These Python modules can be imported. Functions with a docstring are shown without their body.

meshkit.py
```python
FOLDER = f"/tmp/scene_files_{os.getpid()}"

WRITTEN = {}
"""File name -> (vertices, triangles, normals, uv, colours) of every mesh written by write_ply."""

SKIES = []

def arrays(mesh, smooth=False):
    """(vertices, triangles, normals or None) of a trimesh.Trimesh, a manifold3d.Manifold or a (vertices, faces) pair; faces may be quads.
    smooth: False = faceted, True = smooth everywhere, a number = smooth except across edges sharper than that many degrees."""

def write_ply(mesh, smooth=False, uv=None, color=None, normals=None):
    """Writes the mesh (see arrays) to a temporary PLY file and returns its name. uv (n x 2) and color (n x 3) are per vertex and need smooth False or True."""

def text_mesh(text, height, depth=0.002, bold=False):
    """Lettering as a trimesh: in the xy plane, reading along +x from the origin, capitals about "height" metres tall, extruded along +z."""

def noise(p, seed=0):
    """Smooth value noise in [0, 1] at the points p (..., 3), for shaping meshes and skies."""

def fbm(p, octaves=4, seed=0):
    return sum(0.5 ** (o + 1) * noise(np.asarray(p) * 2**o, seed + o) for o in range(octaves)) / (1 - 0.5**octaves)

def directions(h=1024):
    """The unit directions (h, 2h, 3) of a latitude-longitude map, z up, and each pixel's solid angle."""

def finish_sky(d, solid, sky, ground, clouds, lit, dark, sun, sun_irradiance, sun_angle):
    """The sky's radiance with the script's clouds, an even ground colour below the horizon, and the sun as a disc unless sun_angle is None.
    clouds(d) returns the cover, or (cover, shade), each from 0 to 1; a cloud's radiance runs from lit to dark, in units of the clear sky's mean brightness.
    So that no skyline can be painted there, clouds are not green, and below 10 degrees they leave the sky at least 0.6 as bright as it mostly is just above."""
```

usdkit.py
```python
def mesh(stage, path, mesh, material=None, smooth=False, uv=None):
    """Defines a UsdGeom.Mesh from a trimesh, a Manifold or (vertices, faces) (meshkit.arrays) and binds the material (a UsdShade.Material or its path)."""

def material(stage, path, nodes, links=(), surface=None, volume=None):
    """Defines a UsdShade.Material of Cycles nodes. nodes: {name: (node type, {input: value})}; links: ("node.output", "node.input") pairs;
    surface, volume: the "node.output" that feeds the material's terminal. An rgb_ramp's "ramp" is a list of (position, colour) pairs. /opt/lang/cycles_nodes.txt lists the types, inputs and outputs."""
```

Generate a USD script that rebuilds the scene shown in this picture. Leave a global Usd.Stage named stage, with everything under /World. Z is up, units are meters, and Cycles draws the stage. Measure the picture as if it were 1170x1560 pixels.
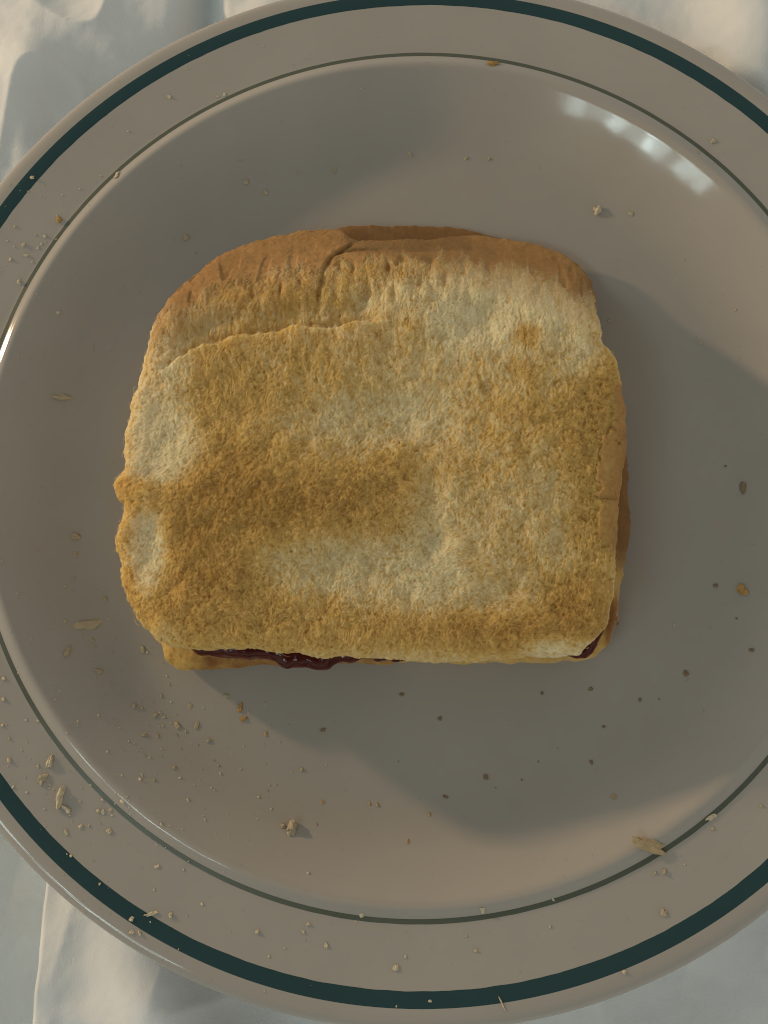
import math, random
import numpy as np, trimesh, usdkit, meshkit
from pxr import Usd, UsdGeom, UsdLux, UsdShade, Gf, Sdf, Vt
from scipy.spatial.transform import Rotation
from scipy.ndimage import gaussian_filter1d

random.seed(7)
rng = np.random.default_rng(7)
stage = Usd.Stage.CreateInMemory()
UsdGeom.SetStageUpAxis(stage, UsdGeom.Tokens.z)
UsdGeom.SetStageMetersPerUnit(stage, 1.0)
UsdGeom.Xform.Define(stage, '/World')
L = '/World/Looks'
UsdGeom.Scope.Define(stage, L)

# ------------------------------------------------------------------ camera
EYE = np.array([0.0054, -0.0619, 0.2458])
ROT = Rotation.from_rotvec([-0.1973, -0.0515, 0.0]).as_matrix()      # world -> camera
FPX = 1400.0                                                         # focal length in photo pixels (photo 1170 wide)
cam = UsdGeom.Camera.Define(stage, '/World/camera')
m4 = np.eye(4); m4[:3, :3] = ROT.T; m4[:3, 3] = EYE
cam.AddTransformOp().Set(Gf.Matrix4d(*m4.T.ravel().tolist()))
cam.CreateHorizontalApertureAttr(36.0)
cam.CreateVerticalApertureAttr(48.0)
cam.CreateFocalLengthAttr(36.0 * FPX / 1170)
cam.CreateClippingRangeAttr(Gf.Vec2f(0.01, 50))
cam.CreateExposureAttr(0.0)

def unproj(px, py, z):
    """Where the photograph's pixel meets the level plane at height z."""
    d = ROT.T @ np.array([(px - 585) / FPX, (780 - py) / FPX, -1.0])
    return EYE + d * ((z - EYE[2]) / d[2])

def proj(P):
    q = (np.asarray(P) - EYE) @ ROT.T
    return np.stack([585 + FPX * q[..., 0] / -q[..., 2], 780 - FPX * q[..., 1] / -q[..., 2]], -1)

# ------------------------------------------------------------------ light: dim room, bedside lamp at upper left, window behind at lower left
AMBIENT = (0.545, 0.512, 0.445)
usdkit.material(stage, L + '/room_light', {
    'tc': ('texture_coordinate', {}), 'sep': ('separate_xyz', {}),
    'rp': ('rgb_ramp', {'ramp': [(0.0, AMBIENT), (0.30, AMBIENT), (0.85, tuple(0.22 * c for c in AMBIENT)), (1.0, tuple(0.18 * c for c in AMBIENT))]}),
    'bg': ('background_shader', {'strength': 1.0})},
    [('tc.generated', 'sep.vector'), ('sep.z', 'rp.fac'), ('rp.color', 'bg.color')], surface='bg.background')      # walls and windows all round, darker ceiling
dome = UsdLux.DomeLight.Define(stage, '/World/room_ambient')
UsdShade.MaterialBindingAPI.Apply(dome.GetPrim()).Bind(UsdShade.Material.Get(stage, L + '/room_light'))

def aim(prim, pos, target, roll=0.0):
    z = np.array(pos, float) - np.array(target, float); z /= np.linalg.norm(z)
    x = np.cross([0, 0, 1.0], z); x /= np.linalg.norm(x); y = np.cross(z, x)
    x, y = x * math.cos(roll) + y * math.sin(roll), y * math.cos(roll) - x * math.sin(roll)
    m = np.eye(4); m[:3, 0], m[:3, 1], m[:3, 2], m[:3, 3] = x, y, z, pos
    UsdGeom.Xformable(prim).AddTransformOp().Set(Gf.Matrix4d(*m.T.ravel().tolist()))

WINDOW, WLOW, WHIGH = 7.5, 45.4, 10.5
lamp = UsdLux.SphereLight.Define(stage, '/World/bedside_lamp')
lamp.CreateRadiusAttr(0.022); lamp.CreateNormalizeAttr(True)
lamp.CreateIntensityAttr(3.25); lamp.CreateColorAttr(Gf.Vec3f(1.0, 0.68, 0.39))
lamp.AddTranslateOp().Set(Gf.Vec3d(-0.62, 0.30, 0.172))

def pane(name, pos, w, h, inten, color=(0.80, 1.0, 0.98), roll=0.0):
    r = UsdLux.RectLight.Define(stage, '/World/' + name)
    r.CreateWidthAttr(w); r.CreateHeightAttr(h); r.CreateIntensityAttr(inten); r.CreateColorAttr(Gf.Vec3f(*color))
    aim(r, pos, (0, 0, 0.01), roll)
    return r
# a window seen mirrored in the well's wall: its panes, left to right, partly screened by things on the sill
WAZ = lambda t: math.radians(-124.5 - 30.5 * t)
for k, (t0, t1, e0, e1, gain) in enumerate(((0.00, 0.12, 0.5, 1, 1.0), (0.03, 0.32, 0, 0.27, 0.8), (0.13, 0.32, 0.36, 0.9, 0.42), (0.33, 0.44, 0, 1, 1.15),
        (0.50, 0.545, 0.05, 1, 0.75), (0.565, 0.70, 0.66, 1, 0.95), (0.57, 0.69, 0, 0.60, 0.30), (0.80, 0.92, 0, 1, 1.1), (0.925, 1.0, 0.5, 1, 0.95), (0.925, 0.99, 0, 0.3, 0.8), (0.34, 0.78, -0.02, 0.22, 0.36), (0.44, 0.62, 0.74, 1.0, 0.5))):
    low = WLOW - 3.5 * (t0 + t1) / 2
    e0, e1 = low + WHIGH * e0, low + WHIGH * e1
    az, el, D = (WAZ(t0) + WAZ(t1)) / 2, math.radians((e0 + e1) / 2), 1.7
    pane('window_pane' + f'_{k:03d}' * (k > 0), (D * math.cos(el) * math.cos(az), D * math.cos(el) * math.sin(az), D * math.sin(el)),
         D * math.cos(el) * abs(WAZ(t1) - WAZ(t0)), D * math.radians(e1 - e0), WINDOW * gain, roll=(0.2, 0, 0.3, -0.15, 0.3, -0.05, 0.2, -0.1, 0.1, 0, 0, 0)[k])

# ------------------------------------------------------------------ helpers
used = {}
def numbered(parent, name):
    n = used.get((parent, name), 0); used[(parent, name)] = n + 1
    return name if n == 0 else f'{name}_{n:03d}'

def cdata(p, **kw):
    for k, v in kw.items():
        if v: p.SetCustomDataByKey(k, v)
    return p

def thing(name, label, category, loc=(0, 0, 0), group=None):
    x = UsdGeom.Xform.Define(stage, '/World/' + numbered('/World', name))
    x.AddTranslateOp().Set(Gf.Vec3d(*map(float, loc)))
    return cdata(x.GetPrim(), label=label, category=category, group=group)

def obj(name, mesh, mat, parent='/World', smooth=True, normals=None, colors=None, **kw):
    parent = str(parent.GetPath()) if hasattr(parent, 'GetPath') else parent
    path = parent + '/' + numbered(parent, name)
    m = usdkit.mesh(stage, path, mesh, L + '/' + mat, smooth=smooth if normals is None else False)
    if normals is not None:
        m.CreateNormalsAttr(Vt.Vec3fArray.FromNumpy(np.asarray(normals, np.float32))); m.SetNormalsInterpolation('vertex')
    if colors is not None:
        UsdGeom.PrimvarsAPI(m).CreatePrimvar('albedo', Sdf.ValueTypeNames.Color3fArray, 'vertex').Set(Vt.Vec3fArray.FromNumpy(np.asarray(colors, np.float32)))
    return cdata(m.GetPrim(), **kw)

def noise(p, seed=0, freq=1.0):
    """Value noise in a turned frame, so that its lattice does not show."""
    a = Rotation.from_euler('xyz', [0.6 + seed, 0.4 + 2.3 * seed, 0.9 + 1.7 * seed]).as_matrix()
    return meshkit.noise((np.asarray(p) @ a.T) * freq + 57.3, seed)

def fbm(p, freq, octaves=3, seed=0):
    return sum(0.5 ** k * noise(p, seed + k, freq * 2 ** k) for k in range(octaves)) / sum(0.5 ** k for k in range(octaves))

def vnormals(v, f):
    n = np.zeros_like(v); c = np.cross(v[f[:, 1]] - v[f[:, 0]], v[f[:, 2]] - v[f[:, 0]])
    for k in range(3):
        for a in range(3): n[:, a] += np.bincount(f[:, k], c[:, a], len(v))
    return n / np.maximum(np.linalg.norm(n, axis=1, keepdims=True), 1e-20)

def smoothstep(a, b, x):
    t = np.clip((x - a) / (b - a), 0, 1); return t * t * (3 - 2 * t)

# ------------------------------------------------------------------ materials
def glaze(name, color, rough=0.16, spec=0.5, speck=0.0, wob=0.02):
    usdkit.material(stage, f'{L}/{name}', {
        'tc': ('texture_coordinate', {}),
        'n1': ('noise_texture', {'scale': 26.0, 'detail': 4.0, 'roughness': 0.6}),
        'r1': ('rgb_ramp', {'ramp': [(0.3, tuple(c * 0.95 for c in color)), (0.7, tuple(min(1, c * 1.03) for c in color))]}),
        'n2': ('noise_texture', {'scale': 700.0, 'detail': 2.0}),
        'r2': ('rgb_ramp', {'ramp': [(0.24, (1 - speck,) * 3), (0.31, (1, 1, 1))]}),
        'mx': ('mix_color', {'blend_type': 'multiply', 'fac': 1.0}),
        'n3': ('noise_texture', {'scale': 60.0, 'detail': 2.0}),
        'mr': ('map_range', {'from_min': 0.3, 'from_max': 0.7, 'to_min': rough * 0.8, 'to_max': rough * 2.0}),
        'n4': ('noise_texture', {'scale': 45.0, 'detail': 1.0}),
        'b': ('bump', {'strength': 0.25, 'distance': wob * 0.01}),
        'p': ('principled_bsdf', {'specular_ior_level': spec, 'ior': 1.5})},
        [('tc.object', 'n1.vector'), ('tc.object', 'n2.vector'), ('tc.object', 'n3.vector'), ('tc.object', 'n4.vector'),
         ('n1.fac', 'r1.fac'), ('n2.fac', 'r2.fac'), ('r1.color', 'mx.a'), ('r2.color', 'mx.b'), ('mx.result', 'p.base_color'),
         ('n3.fac', 'mr.value'), ('mr.result', 'p.roughness'), ('n4.fac', 'b.height'), ('b.normal', 'p.normal')], surface='p.BSDF')

glaze('stoneware_glaze', (0.402, 0.380, 0.342), 0.055, 0.5, 0.10)
glaze('teal_glaze', (0.023, 0.058, 0.064), 0.12, 0.5)
glaze('olive_glaze', (0.10, 0.115, 0.088), 0.22, 0.4)

def bread(name, sss=0.32, bump=0.28, bscale=2600.0, rough=0.92):
    usdkit.material(stage, f'{L}/{name}', {
        'a': ('attribute', {'attribute': 'albedo'}),
        'tc': ('texture_coordinate', {}),
        'n': ('noise_texture', {'scale': bscale, 'detail': 3.0, 'roughness': 0.6}),
        'r': ('rgb_ramp', {'ramp': [(0.3, (0.88, 0.86, 0.83)), (0.7, (1.08, 1.08, 1.08))]}),
        'mx': ('mix_color', {'blend_type': 'multiply', 'fac': 1.0, 'use_clamp': False}),
        'b': ('bump', {'strength': bump, 'distance': 0.00025}),
        'p': ('principled_bsdf', {'roughness': rough, 'specular_ior_level': 0.18, 'subsurface_weight': sss, 'subsurface_scale': 0.0011,
                                  'subsurface_radius': (1.0, 0.6, 0.3), 'sheen_weight': 0.0})},
        [('tc.object', 'n.vector'), ('n.fac', 'r.fac'), ('a.color', 'mx.a'), ('r.color', 'mx.b'), ('mx.result', 'p.base_color'),
         ('n.fac', 'b.height'), ('b.normal', 'p.normal')], surface='p.BSDF')

bread('toasted_crumb')
bread('bread_crust', sss=0.05, bump=0.12, bscale=900.0, rough=0.6)

usdkit.material(stage, L + '/dark_jam', {
    'tc': ('texture_coordinate', {}), 'n': ('noise_texture', {'scale': 330.0, 'detail': 3.0}),
    'b': ('bump', {'strength': 0.5, 'distance': 0.0008}),
    'p': ('principled_bsdf', {'base_color': (0.052, 0.006, 0.004), 'roughness': 0.11, 'specular_ior_level': 0.3})},
    [('tc.object', 'n.vector'), ('n.fac', 'b.height'), ('b.normal', 'p.normal')], surface='p.BSDF')

def plain(name, color, rough=0.9, var=0.12, scale=900.0):
    usdkit.material(stage, f'{L}/{name}', {
        'tc': ('texture_coordinate', {}), 'n': ('noise_texture', {'scale': scale, 'detail': 2.0}),
        'r': ('rgb_ramp', {'ramp': [(0.3, tuple(c * (1 - var) for c in color)), (0.7, tuple(c * (1 + var) for c in color))]}),
        'b': ('bump', {'strength': 0.4, 'distance': 0.0003}),
        'p': ('principled_bsdf', {'roughness': rough, 'specular_ior_level': 0.2})},
        [('tc.object', 'n.vector'), ('n.fac', 'r.fac'), ('r.color', 'p.base_color'), ('n.fac', 'b.height'), ('b.normal', 'p.normal')], surface='p.BSDF')

plain('pale_crumb', (0.66, 0.58, 0.42))
plain('golden_crumb', (0.50, 0.31, 0.11))
plain('brown_crumb', (0.27, 0.205, 0.13))
plain('tan_crumb', (0.50, 0.38, 0.22))
plain('dim_crumb', (0.50, 0.43, 0.30))

usdkit.material(stage, L + '/white_cotton', {
    'tc': ('texture_coordinate', {}),
    'w': ('noise_texture', {'scale': 2400.0, 'detail': 2.0}), 'n2': ('noise_texture', {'scale': 70.0, 'detail': 4.0}),
    'r': ('rgb_ramp', {'ramp': [(0.3, (0.82, 0.86, 0.87)), (0.7, (0.86, 0.90, 0.91))]}),
    'b1': ('bump', {'strength': 0.35, 'distance': 0.0015}), 'b2': ('bump', {'strength': 0.25, 'distance': 0.0003}),
    'p': ('principled_bsdf', {'roughness': 0.95, 'specular_ior_level': 0.1, 'sheen_weight': 0.15, 'sheen_roughness': 0.5})},
    [('tc.object', 'w.vector'), ('tc.object', 'n2.vector'), ('n2.fac', 'r.fac'), ('r.color', 'p.base_color'), ('n2.fac', 'b1.height'),
     ('w.fac', 'b2.height'), ('b1.normal', 'b2.normal'), ('b2.normal', 'p.normal')], surface='p.BSDF')

# ------------------------------------------------------------------ bed linen under the plate
BS = 0.0
def duvet_height(x, y):
    P = np.stack([x, y, np.zeros_like(x)], -1)
    z = 0.006 * (fbm(P, 11.0, 2, 3) - 0.5) + 0.003 * (fbm(P, 34.0, 2, 5) - 0.5)
    r = np.hypot(x, y)
    z = z - 0.006 + 0.030 * smoothstep(0.115, 0.30, r)
    def seg(a, b, za=0.006):                                # signed distance to the line through two photo points, and place along it
        A, B = unproj(*a, za)[:2], unproj(*b, za)[:2]
        d = (B - A) / np.linalg.norm(B - A)
        return (x - A[0]) * -d[1] + (y - A[1]) * d[0], ((x - A[0]) * d[0] + (y - A[1]) * d[1]) / np.linalg.norm(B - A)
    # folded layer whose edge shows at lower left
    s, t = seg((70, 1340), (62, 1560))
    fold = smoothstep(-1.2, -0.3, t)
    z += fold * (0.015 * smoothstep(-0.0008, 0.0016, s) * np.exp(-np.maximum(s, 0) / 0.08) - 0.010 * smoothstep(0.001, -0.004, s) * smoothstep(-0.045, -0.02, s) + 0.017 * np.exp(-((s + 0.052) / 0.016) ** 2))
    # creases and soft ridges in the corners
    s, t = seg((302, -40), (288, 60)); z -= 0.012 * np.exp(-(s / 0.0045) ** 2) * smoothstep(2.2, 0.8, t)
    for (a, b, h, w) in (((-60, 160), (150, 20), 0.005, 0.016), ((20, 330), (40, 120), 0.003, 0.008), ((230, 120), (330, 0), -0.004, 0.008),
                         ((1120, -60), (1175, 120), 0.010, 0.012), ((900, -30), (1060, 60), 0.003, 0.006), ((1000, 60), (1180, 180), -0.003, 0.006),
                         ((215, 1400), (290, 1600), 0.009, 0.014), ((420, 1560), (300, 1480), -0.004, 0.008), ((1200, 1440), (900, 1600), -0.002, 0.010)):
        s, t = seg(a, b); z += h * np.exp(-(s / w) ** 2) * np.exp(-((t - 0.5) / 0.9) ** 2)
    rw = 1 - np.abs(2 * noise(P + 0.02 * (np.stack([noise(P, 71, 30.0), noise(P, 72, 30.0), 0 * x], -1)), 73, 42.0) - 1)
    z = z + 0.0016 * (rw ** 3) + 0.0010 * (fbm(P, 120.0, 3, 75) - 0.5)
    return np.minimum(z, 0.0 + 0.022 * smoothstep(0.100, 0.136, r) + 10 * (r > 0.150))
g = np.linspace(-1, 1, 340); g = 0.42 * (0.45 * g + 0.55 * g ** 3)
# even spacing where the frame sees it, wider spacing beyond
X, Y = np.meshgrid(np.linspace(-0.26, 0.26, 640), np.linspace(-0.30, 0.24, 660))
Z = duvet_height(X, Y)
def grid_faces(h, w):
    i = np.arange(h * w).reshape(h, w)
    return np.vstack([np.stack([i[:-1, :-1], i[:-1, 1:], i[1:, 1:]], -1).reshape(-1, 3), np.stack([i[:-1, :-1], i[1:, 1:], i[1:, :-1]], -1).reshape(-1, 3)])
obj('bed_linen', (np.stack([X, Y, Z], -1).reshape(-1, 3), grid_faces(*X.shape)), 'white_cotton',
    label='rumpled white cotton bed linen under the plate, showing in the corners', category='bed linen')

# ------------------------------------------------------------------ plate
FLOOR = 0.0085
# section of the plate as its slope (degrees) along the radius: flat floor, well wall, rounded lip, gently rising rim, rolled edge
_sr = np.r_[0, 0.080, 0.086, 0.092, 0.1000, 0.1078, 0.1086, 0.1094, 0.1101, 0.1111, 0.1121, 0.1130, 0.1142, 0.1300, 0.1318, 0.1335, 0.1346, 0.1353, 0.1357]
_sd = np.r_[0, 0.0, 3.0, 17.0, 33.0, 38.0, 30.0, 6.0, -14.0, -27.0, -18.0, -3.0, 6.5, 8.5, 5.0, -6.0, -24.0, -50.0, -78.0]
PR = np.r_[np.linspace(0, 0.08, 200), np.linspace(0.0801, 0.1357, 1200)]
_m = np.tan(np.radians(gaussian_filter1d(np.interp(PR, _sr, _sd), 4, mode='nearest')))
PZ = np.r_[0, np.cumsum((_m[1:] + _m[:-1]) / 2 * np.diff(PR))]
PZ += 0.0212 - np.interp(0.122, PR, PZ)
FLOOR = float(PZ[0])
def plate_z(r): return np.interp(r, PR, PZ)

def revolve(r, z, n=720, wobble=None):
    a = np.arange(n) * 2 * np.pi / n
    R = np.repeat(r[None], n, 0)
    if wobble is not None: R = R + wobble(a)
    v = np.stack([R * np.cos(a)[:, None], R * np.sin(a)[:, None], np.repeat(z[None], n, 0)], -1).reshape(-1, 3)
    i = np.arange(n * len(r)).reshape(n, len(r)); j = np.roll(i, -1, 0)
    f = np.vstack([np.stack([i[:, :-1], j[:, 1:], j[:, :-1]], -1).reshape(-1, 3), np.stack([i[:, :-1], i[:, 1:], j[:, 1:]], -1).reshape(-1, 3)])
    return v, f[:, ::-1]

plate = thing('dinner_plate', 'off-white glazed stoneware plate with thick dark teal and thin olive rim stripes', 'plate')
k = np.r_[0, 20:200:20, 200:1400:7, 1399]
under_r = np.array([0.1354, 0.1345, 0.130, 0.120, 0.111, 0.103, 0.092, 0.086, 0.0845, 0.083, 0.0815, 0.080, 0.0])
under_z = np.array([PZ[-1] - 0.0008, PZ[-1] - 0.0016, 0.0172, 0.0163, 0.0150, 0.0098, 0.0045, 0.0022, 0.0, -0.0003, 0.0, 0.0022, 0.0024])
obj('plate_body', revolve(np.r_[PR[k], under_r], np.r_[PZ[k], under_z], 480), 'stoneware_glaze', plate)
def stripe(name, r0, r1, mat, jag, seed):
    r = np.linspace(r0, r1, 14); up = 0.00007 * np.sin(np.linspace(0, np.pi, 14)) ** 0.5 - 0.00001
    def wob(a):
        P = np.stack([np.cos(a), np.sin(a), 0 * a], -1) * 0.13
        e0, e1 = (fbm(P, 240, 3, seed) - 0.5) * jag, (fbm(P, 240, 3, seed + 9) - 0.5) * jag
        return np.outer(e0, np.linspace(1, 0, 14)) + np.outer(e1, np.linspace(0, 1, 14))
    obj(name, revolve(r, plate_z(r) + up, 1440, wob), mat, plate)
stripe('wide_rim_stripe', 0.1270, 0.1307, 'teal_glaze', 0.00013, 21)
stripe('thin_well_stripe', 0.1122, 0.11345, 'olive_glaze', 0.00015, 31)

# ------------------------------------------------------------------ jam sandwich
sandwich = thing('jam_sandwich', 'toasted white bread jam sandwich with brown crust lying on the plate', 'sandwich', (0, 0, 0))

def outline_fn(points, z, centre, jag=0.0004, seed=0, sm=1.3):
    """Radius about the centre for any direction, from an outline seen in the photograph set at its height."""
    C = unproj(*centre, z)[:2]
    W = np.array([unproj(px, py, z)[:2] for px, py in points]) - C
    dense = np.vstack([W[i] + (W[(i + 1) % len(W)] - W[i]) * np.linspace(0, 1, 40, endpoint=False)[:, None] for i in range(len(W))])
    a, r = np.arctan2(dense[:, 1], dense[:, 0]), np.hypot(*dense.T)
    o = np.argsort(a); a, r = a[o], r[o]
    A = np.linspace(-np.pi, np.pi, 2881)[:-1]
    R = gaussian_filter1d(np.interp(A, a, r, period=2 * np.pi), sm * 4, mode='wrap')
    P = np.stack([R * np.cos(A), R * np.sin(A), 0 * A], -1)
    R = R + jag * 2 * (fbm(P, 500, 3, seed) - 0.5) + jag * 1.5 * (fbm(P, 160, 2, seed + 4) - 0.5)
    return C, lambda ang: np.interp(ang, A, R, period=2 * np.pi)

def pillow(nu, nv, C, rad, ztop, zbot, edge, q0=0.84, p=0.75):
    """A slab with rounded rim over a star-shaped outline. Returns vertices, faces, rim angle (0 on top .. pi below)."""
    U, V = np.meshgrid(np.linspace(-1, 1, nu), np.linspace(-1, 1, nv))
    x, y = U * np.sqrt(1 - V * V / 2), V * np.sqrt(1 - U * U / 2)
    q, ang = np.minimum(np.hypot(x, y), 1), np.arctan2(y, x)
    th = np.clip((q - q0) / (1 - q0), 0, 1) * np.pi * 0.86
    R = rad(ang)
    inner = np.minimum(q / q0, 1) * (R - edge)
    plan = inner + edge * np.sin(np.minimum(th, np.pi)) ** 0.9
    h = (ztop - zbot) / 2
    c = np.cos(th)
    z = (ztop + zbot) / 2 + h * np.sign(c) * np.abs(c) ** p
    v = np.stack([C[0] + plan * np.cos(ang), C[1] + plan * np.sin(ang), z], -1).reshape(-1, 3)
    return v, grid_faces(nv, nu), th.reshape(-1)

def blobs(P, items, base):
    """Weighted mean of soft spots (px, py, rx, ry, value, weight) at photo places P."""
    num, den = np.full(len(P), base * 0.35), np.full(len(P), 0.35)
    for (x, y, rx, ry, val, *w) in items:
        k = (w[0] if w else 1.0) * np.exp(-((P[:, 0] - x) / rx) ** 2 - ((P[:, 1] - y) / ry) ** 2)
        num += k * val; den += k
    return num / den

CREAM, GOLD, BROWN, CRUST = (np.array(c) for c in ((0.69, 0.60, 0.365), (0.560, 0.370, 0.116), (0.335, 0.188, 0.047), (0.425, 0.230, 0.085)))
def toast_colour(t):
    t = np.clip(t, 0, 1)[:, None]
    return np.where(t < 0.5, CREAM + (GOLD - CREAM) * (t / 0.5), GOLD + (BROWN - GOLD) * ((t - 0.5) / 0.5))

def squash(v):
    """The loaf's far right shoulder is thin and lies low on the plate."""
    q = proj(v)
    w = smoothstep(0, 85, 520 + 0.36 * (q[:, 0] - 930) - q[:, 1]) * smoothstep(430, 640, q[:, 0])
    z = FLOOR + (v[:, 2] - FLOOR) * (1 - 0.72 * w)
    return EYE + (v - EYE) * ((z - EYE[2]) / (v[:, 2] - EYE[2]))[:, None]

# --- lower slice
LOW = [(226, 560), (240, 500), (268, 455), (310, 415), (380, 382), (450, 366), (518, 356), (526, 350), (560, 349), (620, 349), (680, 351), (715, 355), (780, 374), (845, 398), (880, 430),
       (893, 480), (903, 540), (930, 580), (944, 630), (951, 680), (955, 720), (955, 760), (959, 800), (957, 835), (948, 865), (942, 900), (940, 940), (930, 970), (914, 992), (885, 1008), (840, 1009), (800, 1008),
       (720, 1010), (640, 1008), (580, 1010), (520, 1009), (460, 1010), (400, 1013), (340, 1017), (300, 1020), (275, 1019), (256, 1008), (250, 985), (220, 950), (212, 900), (206, 830), (203, 760), (206, 680), (215, 610)]
Cl, Rl = outline_fn(LOW, 0.0148, (570, 680), 0.0006, 41)
v, f, th = pillow(420, 380, Cl, Rl, 0.0195, FLOOR + 0.0002, 0.0045, 0.72)
P = proj(v)
n = vnormals(v, f)
ridge = 1 - np.abs(2 * noise(v, 3, 900.0) - 1)
crusty = np.clip(smoothstep(560, 470, P[:, 1]) + smoothstep(925, 945, P[:, 0]) * smoothstep(900, 830, P[:, 1]), 0, 1)
v = v + n * ((0.00035 * (ridge - 0.5) + 0.0006 * (fbm(v, 350, 2, 6) - 0.5)) * (1 - 0.8 * crusty))[:, None]
v = squash(v); v[:, 2] = np.maximum(v[:, 2], FLOOR + 0.0001)
t = 0.62 + 0.5 * (fbm(v, 200, 3, 8) - 0.5) - 0.25 * (ridge - 0.5)
col = toast_colour(t)
soak = np.clip(smoothstep(994, 1004, P[:, 1] + 5 * (noise(v, 77, 500.0) - 0.5)) * smoothstep(280, 320, P[:, 0]) * smoothstep(640, 560, P[:, 0]) + smoothstep(918, 926, P[:, 0]) * smoothstep(880, 930, P[:, 1]), 0, 1)
col = col + (np.array((0.17, 0.060, 0.022)) - col) * (soak * (0.45 + 0.5 * noise(v, 78, 350.0)))[:, None]
col = col + (CRUST * 0.62 * (0.85 + 0.3 * fbm(v, 300, 2, 2))[:, None] - col) * crusty[:, None]
low = UsdGeom.Xform.Define(stage, str(sandwich.GetPath()) + '/lower_slice').GetPrim()
def split(parent, v, f, n, col, is_crust, crumb_name, crumb_mat, crust_mat, **kw):
    fc = is_crust[f].mean(1) > 0.5
    for sel, name, mat in ((~fc, crumb_name, crumb_mat), (fc, 'crust', crust_mat)):
        ff = f[sel]; u, inv = np.unique(ff, return_inverse=True)
        obj(name, (v[u], inv.reshape(-1, 3)), mat, parent, normals=n[u], colors=col[u])
n = vnormals(v, f)
split(low, v, f, n, col, crusty, 'crumb', 'toasted_crumb', 'bread_crust')

# --- jam between the slices
JAM = [(240, 600), (310, 460), (430, 405), (570, 395), (760, 405), (860, 460), (895, 560), (925, 700), (928, 800), (924, 880), (926, 920), (923, 950), (913, 975), (899, 995), (880, 1007), (850, 990), (780, 985),
       (700, 990), (640, 1000), (600, 1008), (560, 1004), (530, 1008), (508, 1011), (497, 1018), (484, 1023), (472, 1019), (462, 1015), (445, 1019), (428, 1015), (416, 1007), (398, 1005), (370, 1007), (340, 1004), (312, 998), (284, 985), (250, 930), (235, 800)]
Cj, Rj = outline_fn(JAM, 0.0203, (570, 680), 0.0003, 51, 2.0)
v, f, th = pillow(360, 330, Cj, Rj, 0.0236, 0.0180, 0.0034, 0.70, 1.0)
n = vnormals(v, f)
v = v + n * (0.0017 * (fbm(v, 300, 2, 4) - 0.5))[:, None]
v = squash(v)
obj('jam_filling', (v, f), 'dark_jam', sandwich)

# --- upper slice
TOP = [(232, 520), (238, 490), (258, 455), (285, 425), (320, 393), (360, 370), (410, 352), (460, 343), (500, 340), (522, 344), (528, 357), (540, 361), (600, 362), (660, 362), (720, 357), (770, 361), (820, 370), (858, 385),
       (885, 405), (900, 430), (906, 460), (909, 500), (914, 530), (928, 543), (938, 560), (945, 600), (952, 650), (951, 700), (944, 740), (940, 780), (938, 820), (934, 840), (937, 870), (930, 910), (922, 945), (908, 970),
       (884, 1000), (850, 1000), (800, 1000), (760, 1003), (700, 1007), (640, 1005), (580, 1002), (520, 999), (480, 1000), (450, 994), (400, 990), (380, 987), (340, 988), (300, 990), (262, 985), (238, 970), (212, 940), (198, 912), (190, 880), (188, 850), (181, 822), (190, 806),
       (196, 780), (184, 760), (178, 745), (183, 735), (196, 722), (194, 690), (200, 650), (203, 612), (218, 592), (223, 555)]
Ct, Rt = outline_fn(TOP, 0.0265, (570, 680), 0.0005, 61)
v, f, th = pillow(800, 700, Ct, Rt, 0.0325, 0.0212, 0.0058, 0.85)
P = proj(v)                                             # photo place of each point, for laying out the browning seen on the bread
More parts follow.
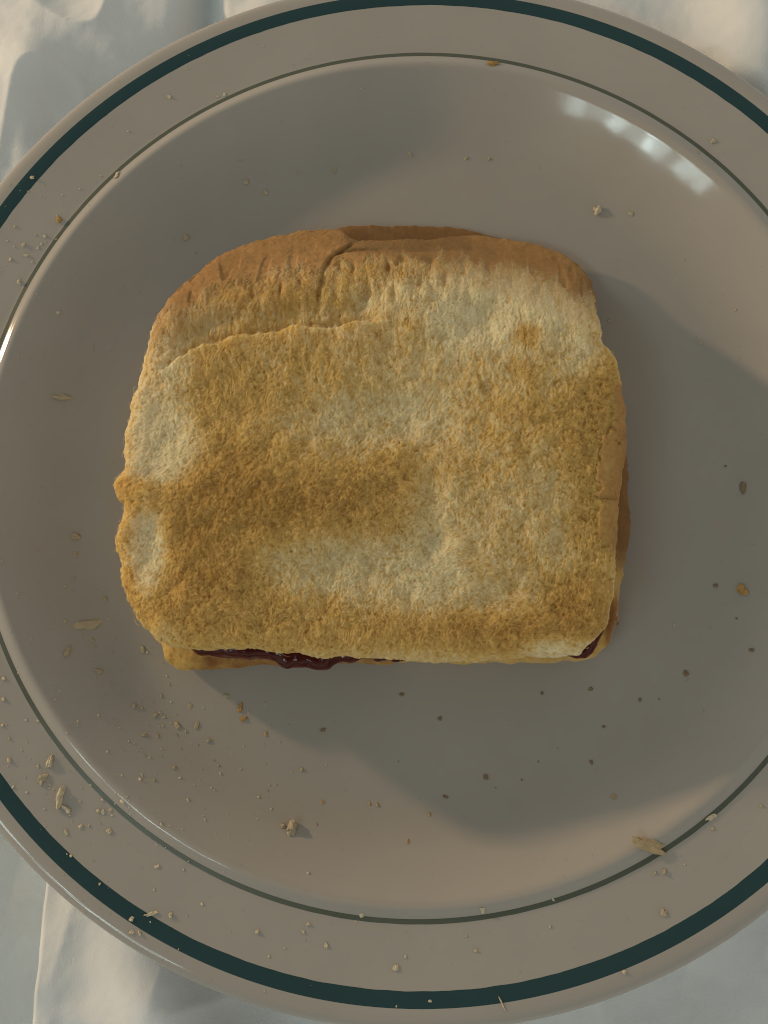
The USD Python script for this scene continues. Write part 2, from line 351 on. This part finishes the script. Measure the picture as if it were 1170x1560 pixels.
x, y = P[:, 0], P[:, 1]
topside = np.clip(np.cos(np.minimum(th, np.pi / 2)), 0, 1) ** 0.5
mm = 0.001
def G(cx, cy, rx, ry): return np.exp(-((x - cx) / rx) ** 2 - ((y - cy) / ry) ** 2)
# lie of the slice: loaf shoulder falling to the far side, pressed facets, hollows
shoulder = np.interp(x, [200, 330, 450, 580, 700, 800, 900], [560, 522, 506, 495, 470, 470, 500])
H = -(7.0 + 2.2 * smoothstep(600, 900, x)) * np.clip((shoulder + 6 - y) / 165, 0, 1.05) ** 1.8
H += 1.7 * (1.6 * G(420, 760, 200, 110) + 1.3 * G(820, 650, 120, 170) + 0.9 * G(780, 955, 170, 40) + 0.8 * G(300, 930, 90, 60) - 1.2 * G(520, 860, 110, 50) - 1.1 * G(580, 640, 130, 45))
H += 1.3 * (-1.5 * G(745, 478, 50, 34) - 1.0 * G(655, 800, 28, 90) - 0.8 * G(770, 915, 60, 30) - 1.3 * G(240, 680, 42, 70) - 1.6 * G(222, 840, 34, 48) + 1.0 * G(225, 755, 50, 26))
for hx, hy, hr in ((515, 396, 6), (536, 402, 5), (590, 398, 5), (611, 386, 5), (656, 392, 7), (676, 416, 6), (712, 446, 8), (706, 402, 5), (560, 440, 6), (640, 424, 5), (600, 446, 6), (482, 440, 6), (455, 425, 5), (745, 408, 6), (780, 425, 5), (820, 440, 6), (425, 436, 5), (380, 440, 5), (862, 428, 5)):
    H -= 0.9 * G(hx, hy, hr * 0.8, hr * 1.9)
# crease: a lip of toasted face above a valley, fading to the right
cl = np.interp(x, [215, 250, 290, 330, 400, 450, 500, 580], [585, 560, 535, 517, 506, 500, 498, 488]) + 7 * (noise(np.c_[x, 0 * x, 0 * x], 4, 0.045) - 0.5) + 4 * (noise(np.c_[x, 0 * x, 0 * x], 5, 0.13) - 0.5)
fade = smoothstep(600, 545, x) * smoothstep(225, 300, x)
dl = y - cl
H += fade * (1.5 * smoothstep(-3, 4, dl) * np.exp(-np.maximum(dl, 0) / 70) - 1.3 * np.exp(-((dl + 8) / 8.0) ** 2) - 2.6 * np.exp(-((dl + 24) / 26.0) ** 2) * smoothstep(4, -4, dl))
# second faint tear on the left shoulder
dl2 = y - np.interp(x, [225, 300, 340, 400], [560, 500, 488, 470]); H += 0.5 * smoothstep(420, 380, x) * smoothstep(-6, 6, dl2) * np.exp(-np.maximum(dl2, 0) / 25)
# crack down through the crust near the middle
cx = np.interp(y, [350, 365, 380, 400, 430, 480], [540, 520, 502, 492, 486, 479]); dc = np.abs(x - cx)
crack = np.exp(-(dc / 4.0) ** 2) * smoothstep(350, 362, y) * smoothstep(485, 430, y)
H -= 1.1 * crack
H += 0.6 * smoothstep(8, -2, x - cx) * np.exp(-np.maximum(cx - x, 0) / 40) * smoothstep(440, 390, y)
cy2 = np.interp(x, [500, 540, 600, 660], [372, 366, 366, 372]); H -= 0.8 * np.exp(-((y - cy2) / 3.0) ** 2) * smoothstep(500, 520, x) * smoothstep(680, 640, x)
P3 = v * 1000.0                                            # millimetres
cb = np.interp(x, [200, 235, 300, 400, 470, 520, 600, 650, 700, 760, 830, 880, 915], [530, 492, 458, 425, 418, 408, 398, 402, 410, 418, 432, 458, 480])
tooth = 46 * (noise(P3 * [1, 0.25, 1], 12, 0.40) - 0.5) + 26 * (noise(P3 * [1, 0.35, 1], 13, 1.0) - 0.5) + 14 * (noise(P3, 16, 2.2) - 0.5) + 16
crusty = smoothstep(9, -9, y - cb + tooth)
browned = smoothstep(66, -40, y - cb - 16 * smoothstep(560, 420, x) + 0.6 * tooth)
# smooth flaps of crust at the right-hand edge
wob = 0.9 * (noise(P3, 41, 0.5) - 0.5) + 0.5 * (noise(P3, 42, 1.3) - 0.5)
flap = smoothstep(1.15, 0.9, ((x - 932) / 24) ** 2 + ((y - 715) / 52) ** 2 + wob) + smoothstep(1.15, 0.9, ((x - 930) / 19) ** 2 + ((y - 800) / 38) ** 2 + wob)
flap = np.clip(flap, 0, 1)
H += 0.5 * flap - 0.9 * G(932, 759, 22, 4)
side = smoothstep(930, 944, x) * smoothstep(575, 600, y) * smoothstep(880, 840, y)
crusty = np.clip(crusty + 0.72 * flap + side, 0, 1)
v[:, 2] += H * mm * np.clip(np.cos(th * 0.62), 0, 1)
n0 = vnormals(v, f)
# crumb: tangled fibres over small pores
warp = np.stack([noise(P3, s, 0.8) for s in (31, 32, 33)], -1) - 0.5
Q = P3 + 1.1 * warp
upl = smoothstep(700, 420, y)                               # fibres drawn out up the slice towards the loaf's top
Q = Q * np.stack([1 + 0 * upl, 1 - 0.5 * upl, 1 + 0 * upl], -1)
r1 = 1 - np.abs(2 * noise(Q, 3, 1.25) - 1)
r2 = 1 - np.abs(2 * noise(Q + 3 * warp[:, ::-1], 7, 2.2) - 1)
r3 = 1 - np.abs(2 * noise(Q, 9, 3.3) - 1)
pore = smoothstep(0.30, 0.12, noise(Q, 15, 0.75))
med = fbm(P3, 0.22, 3, 17) - 0.5
f1 = np.clip((fbm(Q, 1.35, 3, 50) - 0.5) * 1.7 + 0.5, 0, 1)
fib = 0.50 * f1 + 0.14 * r1 ** 3 + 0.20 * r2 ** 3 + 0.16 * r3 ** 2
relief = (0.62 * (fib - 0.42) + 0.30 * (fbm(P3, 2.4, 2, 58) - 0.5)) - 0.16 * pore * smoothstep(0.35, 0.6, noise(P3, 59, 0.12)) + 1.9 * med
torn = smoothstep(470, 440, y) * smoothstep(395, 420, y) * smoothstep(430, 520, x)
relief += torn * 0.9 * (noise(P3 * [1, 0.3, 1], 14, 0.55) - 0.5)
wr = (1 - np.abs(2 * noise(P3 * [0.5, 1.6, 1], 81, 0.9) - 1)) ** 4
hair = smoothstep(0.93, 0.985, 1 - np.abs(2 * noise(P3 + 2.5 * warp, 83, 0.28) - 1)) * smoothstep(0.45, 0.6, noise(P3, 84, 0.15))
hair = 0.35 * hair * (1 - flap)
crel = 0.14 * wr - 0.2 * hair + 0.5 * (fbm(P3, 0.3, 2, 19) - 0.5) + 0.10 * (fbm(P3, 2.0, 2, 22) - 0.5) - 0.35 * smoothstep(0.36, 0.24, noise(P3 * [1, 0.35, 1], 24, 0.5)) * smoothstep(360, 400, y)
v = v + n0 * ((relief * (1 - crusty) + crel * crusty) * mm)[:, None]
# browning
T = blobs(P, [(330, 605, 100, 60, 0.68, 1.2), (390, 760, 160, 60, 0.94, 1.6), (300, 840, 70, 70, 0.98, 1.5), (270, 930, 70, 50, 0.90), (400, 950, 110, 35, 0.72), (540, 935, 70, 30, 0.60), (760, 962, 150, 28, 0.95, 1.5),
              (870, 930, 60, 45, 0.92), (912, 640, 40, 90, 0.80, 1.4), (910, 790, 34, 90, 0.78, 1.3), (860, 660, 60, 50, 0.70, 1.3), (790, 640, 60, 50, 0.55), (710, 715, 40, 50, 0.52), (830, 560, 50, 40, 0.5), (800, 510, 16, 14, 0.85, 3), (620, 740, 50, 55, 0.72),
              (243, 668, 40, 58, -0.1, 6), (222, 835, 25, 46, -0.08, 6), (212, 752, 34, 20, 0.72, 5), (190, 640, 14, 60, 0.7, 2), (192, 880, 14, 70, 0.75, 3), (500, 855, 90, 38, 0.22, 1.3), (600, 880, 70, 50, 0.12, 1.4), (665, 830, 38, 100, 0.08, 1.6),
              (770, 915, 50, 30, 0.22), (760, 800, 70, 70, 0.32), (830, 730, 50, 60, 0.42), (840, 850, 50, 40, 0.30), (600, 640, 100, 36, 0.15, 1.5), (500, 665, 80, 36, 0.30), (740, 480, 60, 45, -0.05, 2), (850, 480, 50, 45, 0.12, 1.5), (700, 440, 70, 22, 0.12), (880, 545, 28, 25, 0.05, 2), (590, 450, 70, 25, 0.15),
              (640, 560, 90, 45, 0.30), (480, 560, 90, 45, 0.50), (440, 475, 90, 18, 0.42, 1.5), (420, 445, 90, 18, 0.62, 1.5), (560, 420, 60, 18, 0.5), (260, 555, 30, 35, 0.14, 2), (280, 500, 50, 25, 0.30), (855, 988, 45, 14, 0.0, 3), (640, 1000, 70, 10, 0.3), (255, 965, 26, 14, 0.4, 2), (470, 700, 50, 30, 0.55)], 0.42)
T = 0.47 + 1.12 * (T - 0.47) + 0.34 * (fbm(P3, 0.16, 4, 27) - 0.5) + 0.30 * (noise(P3, 29, 0.9) - 0.5) - 0.28 * (fib - 0.35) + 0.12 * pore + 0.30 * smoothstep(0.72, 0.80, noise(P3, 61, 1.3)) * smoothstep(0.3, 0.6, noise(P3, 62, 0.1))
col = toast_colour(T) * (0.90 + 0.30 * np.clip(fib, 0, 1))[:, None]
cc = CRUST * (0.78 + 0.40 * fbm(P3, 0.25, 3, 35))[:, None]
cc = cc * (1 - 0.30 * smoothstep(860, 905, x) * smoothstep(560, 420, y))[:, None] * np.where((x > 525) & (x < 720) & (y < 372), 0.80, 1.0)[:, None]
cc = cc + (np.array((0.40, 0.23, 0.075)) - cc) * (0.6 * flap)[:, None]
cc = cc * (1 - 0.35 * crack)[:, None] * (1 - 0.30 * hair)[:, None]
edge_ = smoothstep(55, 0, y - np.interp(x, [232, 285, 360, 460, 522, 660, 770, 858, 905], [520, 425, 370, 343, 344, 362, 361, 385, 460]))
cc = cc * (1.10 - 0.22 * edge_)[:, None]
cc = cc + (np.array((0.50, 0.31, 0.12)) - cc) * (0.55 * smoothstep(0.5, 0.75, noise(P3, 85, 0.35)) * (1 - edge_))[:, None]
cc = cc * (0.92 + 0.2 * np.clip(fbm(P3 * [1, 0.4, 1], 0.8, 3, 55), 0, 1))[:, None]
mixc = np.clip(np.maximum(crusty * 0.9, browned * (0.80 - 0.5 * (fib - 0.4))), 0, 1)
col = col + (cc - col) * mixc[:, None]
v = squash(v)
n = vnormals(v, f)
up = UsdGeom.Xform.Define(stage, str(sandwich.GetPath()) + '/upper_slice').GetPrim()
split(up, v, f, n, col, crusty, 'toasted_crumb', 'toasted_crumb', 'bread_crust')

# loose curls of crumb standing on the toasted face
cand = np.where((crusty < 0.2) & (th < 1.2))[0]
pick = rng.choice(cand, 6000, replace=False)
V, F, Cc, nn = [], [], [], 0
for i in pick:
    c = v[i] + n0[i] * 0.00005
    a = rng.uniform(0, 2 * np.pi); ln = rng.gamma(2.0, 0.00035) + 0.0003; rad = rng.uniform(0.00003, 0.00007)
    up_ = n0[i]; tdir = np.array([np.cos(a), np.sin(a), 0]); tdir -= up_ * (tdir @ up_); tdir /= np.linalg.norm(tdir); b = np.cross(up_, tdir)
    s = np.linspace(-1, 1, 5); bend = rng.normal(0, 0.5)
    pts = c + np.outer(s * ln / 2, tdir) + np.outer((s ** 2 - 1) * bend * ln, b) + np.outer((1 - s ** 2) * rng.uniform(0.1, 0.5) * ln + 0.00003, up_)
    w = rad * (1 - 0.75 * s ** 2)
    ring = [pts + np.outer(w * np.cos(k), up_) + np.outer(w * np.sin(k), b) for k in (0.5, 2.6, 4.7)]
    vv = np.stack(ring, 1).reshape(-1, 3)
    ff = []
    for j in range(4):
        for k in range(3):
            p0, p1 = j * 3 + k, j * 3 + (k + 1) % 3
            ff += [(p0, p1, p1 + 3), (p0, p1 + 3, p0 + 3)]
    V.append(vv); F.append(np.array(ff) + nn); nn += len(vv)
    Cc.append(np.repeat(np.clip(col[i] * rng.uniform(1.0, 1.45), 0, 0.82)[None], len(vv), 0))
V, F, Cc = np.vstack(V), np.vstack(F), np.vstack(Cc)
obj('crumb_fibres', (V, F), 'toasted_crumb', up, normals=vnormals(V, F), colors=Cc, kind='stuff')

# ------------------------------------------------------------------ loose crumbs on the plate
def crumb_mesh(seed, stretch=(1, 1, 0.6), rough=0.5, sub=2):
    m = trimesh.creation.icosphere(sub, 1.0); vv = np.array(m.vertices)
    vv = vv * (1 + rough * (2 * fbm(vv, 1.1, 2, seed) - 1) + 0.8 * (fbm(vv, 3.1, 2, seed + 500) - 0.5))[:, None]
    vv = (vv + 0.55 * np.stack([noise(vv, seed + 900 + q, 1.5) - 0.5 for q in range(3)], -1)) * np.array(stretch)
    vv[:, 2] = np.maximum(vv[:, 2], -0.35 * stretch[2]); vv[:, 2] -= vv[:, 2].min()
    return vv, np.array(m.faces)

def on_plate(px, py):
    z = 0.01
    for _ in range(30):
        w = unproj(px, py, z); z = 0.5 * z + 0.5 * float(plate_z(np.hypot(w[0], w[1])))
    w = unproj(px, py, z); r = np.hypot(w[0], w[1])
    s = (plate_z(r + 0.0004) - plate_z(r - 0.0004)) / 0.0008
    nrm = np.array([-w[0] / r * s, -w[1] / r * s, 1]); return w, nrm / np.linalg.norm(nrm)

crumb_n = [0]
protos = {}
def crumb(px, py, size, mat, label, group=None, stretch=(1, 1, 0.65), turn=None, name='bread_crumb'):
    """size: half width in photo pixels"""
    w, nrm = on_plate(px, py)
    crumb_n[0] += 1; seed = crumb_n[0]
    sc = size * (EYE[2] - w[2]) / FPX
    a = rng.uniform(0, 2 * np.pi) if turn is None else math.radians(turn)
    t = np.array([math.cos(a), math.sin(a), 0]); t -= nrm * (t @ nrm); t /= np.linalg.norm(t); b = np.cross(nrm, t)
    vv, ff = crumb_mesh(seed, stretch, 0.75, 3)
    vv = (vv @ np.stack([t, b, nrm])) * sc
    p = obj(name, (vv, ff), mat, smooth=28 if size > 6 else 40, label=label, category='crumb', group=group)
    UsdGeom.Xformable(p).AddTranslateOp().Set(Gf.Vec3d(*map(float, w + nrm * 0.00003)))

# distinct ones
crumb(92, 1214, 13, 'pale_crumb', 'largest pale pointed crumb on the lower left rim beside the teal stripe', stretch=(1.15, 0.36, 0.35), turn=78)
crumb(101, 1232, 6, 'pale_crumb', 'small pale crumb touching the foot of the largest pointed crumb', stretch=(1.1, 0.5, 0.4), turn=-40)
crumb(76, 1161, 8, 'pale_crumb', 'narrow pale crumb on lower left rim, uppermost of the three big ones', stretch=(1.1, 0.45, 0.4), turn=75)
crumb(64, 1186, 7, 'dim_crumb', 'greyish flat crumb between two pale crumbs on the lower left rim', stretch=(1, 0.75, 0.4), turn=50)
crumb(445, 1262, 10, 'dim_crumb', 'chunky grey-beige crumb on the plate floor below the sandwich', stretch=(1, 0.7, 0.6), turn=80)
crumb(431, 1259, 3.5, 'dim_crumb', 'tiny crumb just left of the chunky grey-beige crumb below the sandwich')
crumb(911, 322, 6.5, 'pale_crumb', 'pale crumb on the plate floor above the right end of the crust', stretch=(1, 0.8, 0.6), turn=100)
crumb(752, 98, 9, 'golden_crumb', 'golden brown flake lying on the thin stripe at the top of the plate', stretch=(1.15, 0.55, 0.25), turn=5)
crumb(990, 1288, 17, 'tan_crumb', 'large tan flake lying across the well edge at lower right', stretch=(1.1, 0.45, 0.16), turn=-25)
crumb(1131, 898, 8, 'golden_crumb', 'orange-brown flake on the plate right of the sandwich', stretch=(1, 0.7, 0.3), turn=-30)
crumb(1131, 742, 8, 'brown_crumb', 'dark brown upright oval flake on the right of the plate floor', stretch=(1.2, 0.55, 0.25), turn=85)
crumb(95, 605, 11, 'dim_crumb', 'flat beige flake on the left plate floor beside the upper pale bread facet', stretch=(1.1, 0.4, 0.15), turn=0)
crumb(115, 818, 7, 'dim_crumb', 'small rounded beige crumb on the plate floor left of the sandwich', stretch=(1, 0.6, 0.35), turn=10)
crumb(137, 952, 18, 'dim_crumb', 'long thin dull smear of crumb left of the lower sandwich corner', stretch=(1.1, 0.28, 0.08), turn=12)
crumb(103, 994, 8, 'dim_crumb', 'dull beige curved flake on the plate floor near the lower left well edge', stretch=(1.1, 0.4, 0.15), turn=60)
crumb(90, 335, 4, 'golden_crumb', 'tiny orange crumb on the upper left rim by the thin stripe')
crumb(366, 1078, 6, 'golden_crumb', 'golden flake just below the lower left corner of the sandwich', stretch=(1.2, 0.5, 0.3), turn=80)
crumb(371, 1095, 5, 'golden_crumb', 'smaller golden crumb under the golden flake below the sandwich', stretch=(1, 0.6, 0.35), turn=20)
crumb(764, 1527, 8, 'pale_crumb', 'thin pale forked fibre lying on the bottom of the teal stripe', stretch=(1.1, 0.13, 0.12), turn=-62)
crumb(230, 1392, 7, 'pale_crumb', 'thin pale sliver on the inner edge of the teal stripe at lower left', stretch=(1.1, 0.3, 0.25), turn=15)
crumb(178, 268, 6, 'pale_crumb', 'pale sliver lying across the thin stripe at upper left', stretch=(1.1, 0.5, 0.35), turn=60)
crumb(1083, 1245, 6, 'pale_crumb', 'pale crumb lying across the thin stripe at lower right', stretch=(1.1, 0.5, 0.3), turn=20)

SETS = [
 ('crumbs on the lower left rim', 'tiny pale crumb scattered on the lower left rim of the plate', 'pale_crumb', 3.0,
  [(20, 1199), (38, 1184), (150, 1235), (157, 1237), (168, 1234), (135, 1258), (166, 1266), (101, 1268), (68, 1232), (102, 1301), (108, 1303), (14, 1158), (5, 1065), (4, 1105), (14, 1125), (58, 1167)]),
 ('crumbs on the bottom rim', 'tiny pale crumb scattered on the bottom rim of the plate', 'pale_crumb', 3.0,
  [(201, 1400), (213, 1421), (260, 1394), (200, 1420), (350, 1419), (392, 1420), (410, 1457), (462, 1419), (470, 1408), (497, 1440), (603, 1474), (655, 1525), (710, 1426), (838, 1411), (604, 1533), (551, 1394), (542, 1404), (640, 1399), (735, 1387), (843, 1371), (951, 1481), (725, 1448)]),
 ('crumbs on the right rim', 'tiny dull crumb scattered on the right rim of the plate', 'dim_crumb', 3.4,
  [(1160, 1228), (1086, 1262), (1011, 1390), (998, 1330), (1012, 1328), (1086, 216), (1064, 231)]),
 ('crumbs on the upper left rim', 'tiny pale crumb scattered on the upper left rim of the plate', 'pale_crumb', 2.8,
  [(23, 345), (69, 360), (36, 373), (58, 378), (40, 389), (29, 430), (22, 376), (287, 85), (332, 147), (342, 144), (285, 105), (49, 271), (445, 98), (195, 200), (258, 148), (16, 395)]),
 ('crumbs on the plate floor at lower left', 'tiny dull crumb in the cluster on the plate floor at lower left', 'dim_crumb', 3.6,
  [(205, 1075), (216, 1079), (246, 1060), (240, 1121), (268, 1119), (301, 1135), (246, 1152), (308, 1172), (325, 1158), (235, 1188), (280, 1243), (270, 1105), (290, 1076), (345, 1060), (300, 1106), (220, 1150), (265, 1170), (220, 1120), (188, 1143), (250, 1092), (318, 1128), (405, 1164), (460, 1172), (258, 1042), (140, 975), (150, 1022), (145, 985), (115, 845), (113, 881), (160, 912), (218, 990), (236, 1090), (275, 1140), (332, 1166)]),
 ('crumbs below the sandwich', 'tiny tan crumb on the plate floor below the sandwich', 'tan_crumb', 2.8,
  [(525, 1204), (575, 1226), (563, 1224), (482, 1256), (408, 1204), (654, 1240), (621, 1282), (512, 1268), (490, 1222), (405, 1118), (935, 1214)]),
 ('brown crumbs in the shadow', 'tiny brown crumb in the shadow below and right of the sandwich', 'brown_crumb', 2.9,
  [(440, 1104), (492, 1112), (607, 1160), (670, 1095), (740, 1184), (795, 1188), (755, 1200), (820, 1160), (901, 1161), (1045, 1026), (1072, 1082), (678, 1214), (612, 1058), (826, 1056), (920, 1107), (850, 1140), (900, 1050), (1004, 1065), (975, 1066), (1090, 892), (1122, 942), (1145, 990), (940, 950), (1105, 710)]),
 ('crumbs on the upper plate floor', 'tiny dull crumb on the plate floor above and right of the sandwich', 'dim_crumb', 3.4,
  [(365, 245), (375, 277), (404, 293), (440, 255), (455, 264), (510, 260), (283, 362), (299, 385), (710, 241), (745, 242), (625, 236), (960, 325), (1042, 396), (1068, 523), (1120, 472), (930, 488), (115, 425)]),
]
ZONE = {}
todo = []
for group, label, mat, size, pts in SETS:
    for (px, py) in pts:
        w, _ = on_plate(px, py); r = float(np.hypot(w[0], w[1]))
        hour = int(round(math.degrees(math.atan2(w[0], w[1])) / 30)) % 12
        zone = ('on the rim', 0) if r > 0.1150 else ('by the thin stripe', 1) if r > 0.1085 else ('on the plate floor', 2)
        todo.append((group, mat, size, px, py, r, hour, zone[0])); ZONE.setdefault((hour, zone[0]), []).append(r)
HOURS = 'twelve one two three four five six seven eight nine ten eleven'.split()
NTH = ['second', 'third', 'fourth', 'fifth', 'sixth', 'seventh', 'eighth', 'ninth', 'tenth', 'eleventh', 'twelfth', 'thirteenth', 'fourteenth', 'fifteenth', 'sixteenth', 'seventeenth', 'eighteenth', 'nineteenth', 'twentieth', 'twenty-first', 'twenty-second', 'twenty-third', 'twenty-fourth', 'twenty-fifth', 'twenty-sixth']
WORD = {'pale_crumb': 'pale', 'dim_crumb': 'dull beige', 'tan_crumb': 'tan', 'brown_crumb': 'dark brown'}
for group, mat, size, px, py, r, hour, zone in todo:
    near = sorted(ZONE[hour, zone])[::-1]; i = near.index(r)
    which = '' if len(near) == 1 else ', outermost there' if i == 0 else ', innermost there' if i == len(near) - 1 else f', {NTH[i - 1]} from the outside there'
    crumb(px, py, size * min(1.3, rng.gamma(5, 0.16)), mat, f"tiny {WORD[mat]} crumb {zone} at {HOURS[hour]} o'clock{which}", group, (1, rng.uniform(0.5, 0.95), rng.uniform(0.3, 0.6) if 'rim' in zone else rng.uniform(0.18, 0.38)))

# fine crumb dust, thickest at lower left
V, F, nn = [], [], 0
for k in range(520):
    if rng.random() < 0.62: px, py = rng.normal(170, 130), rng.normal(1130, 150)
    elif rng.random() < 0.5: px, py = rng.normal(60, 70), rng.normal(380, 70)
    else: px, py = rng.uniform(0, 1170), rng.uniform(20, 1530)
    w, nrm = on_plate(px, py); r = math.hypot(w[0], w[1])
    if r > 0.133: continue
    m = trimesh.creation.icosphere(1, 1.0); vv = np.array(m.vertices) * (1 + 0.5 * rng.normal(0, 1, (len(m.vertices), 1)).clip(-1, 1)) * [1, rng.uniform(0.4, 1), 0.45]
    vv = (Rotation.from_euler('z', rng.uniform(0, 6.28)).apply(vv)) * rng.gamma(3, 0.000055)
    V.append(vv + w + nrm * 0.00004); F.append(np.array(m.faces) + nn); nn += len(vv)
obj('crumb_dust', (np.vstack(V), np.vstack(F)), 'pale_crumb', smooth=True, label='fine pale bread dust sprinkled over the plate, thickest at lower left', category='crumb dust', kind='stuff')
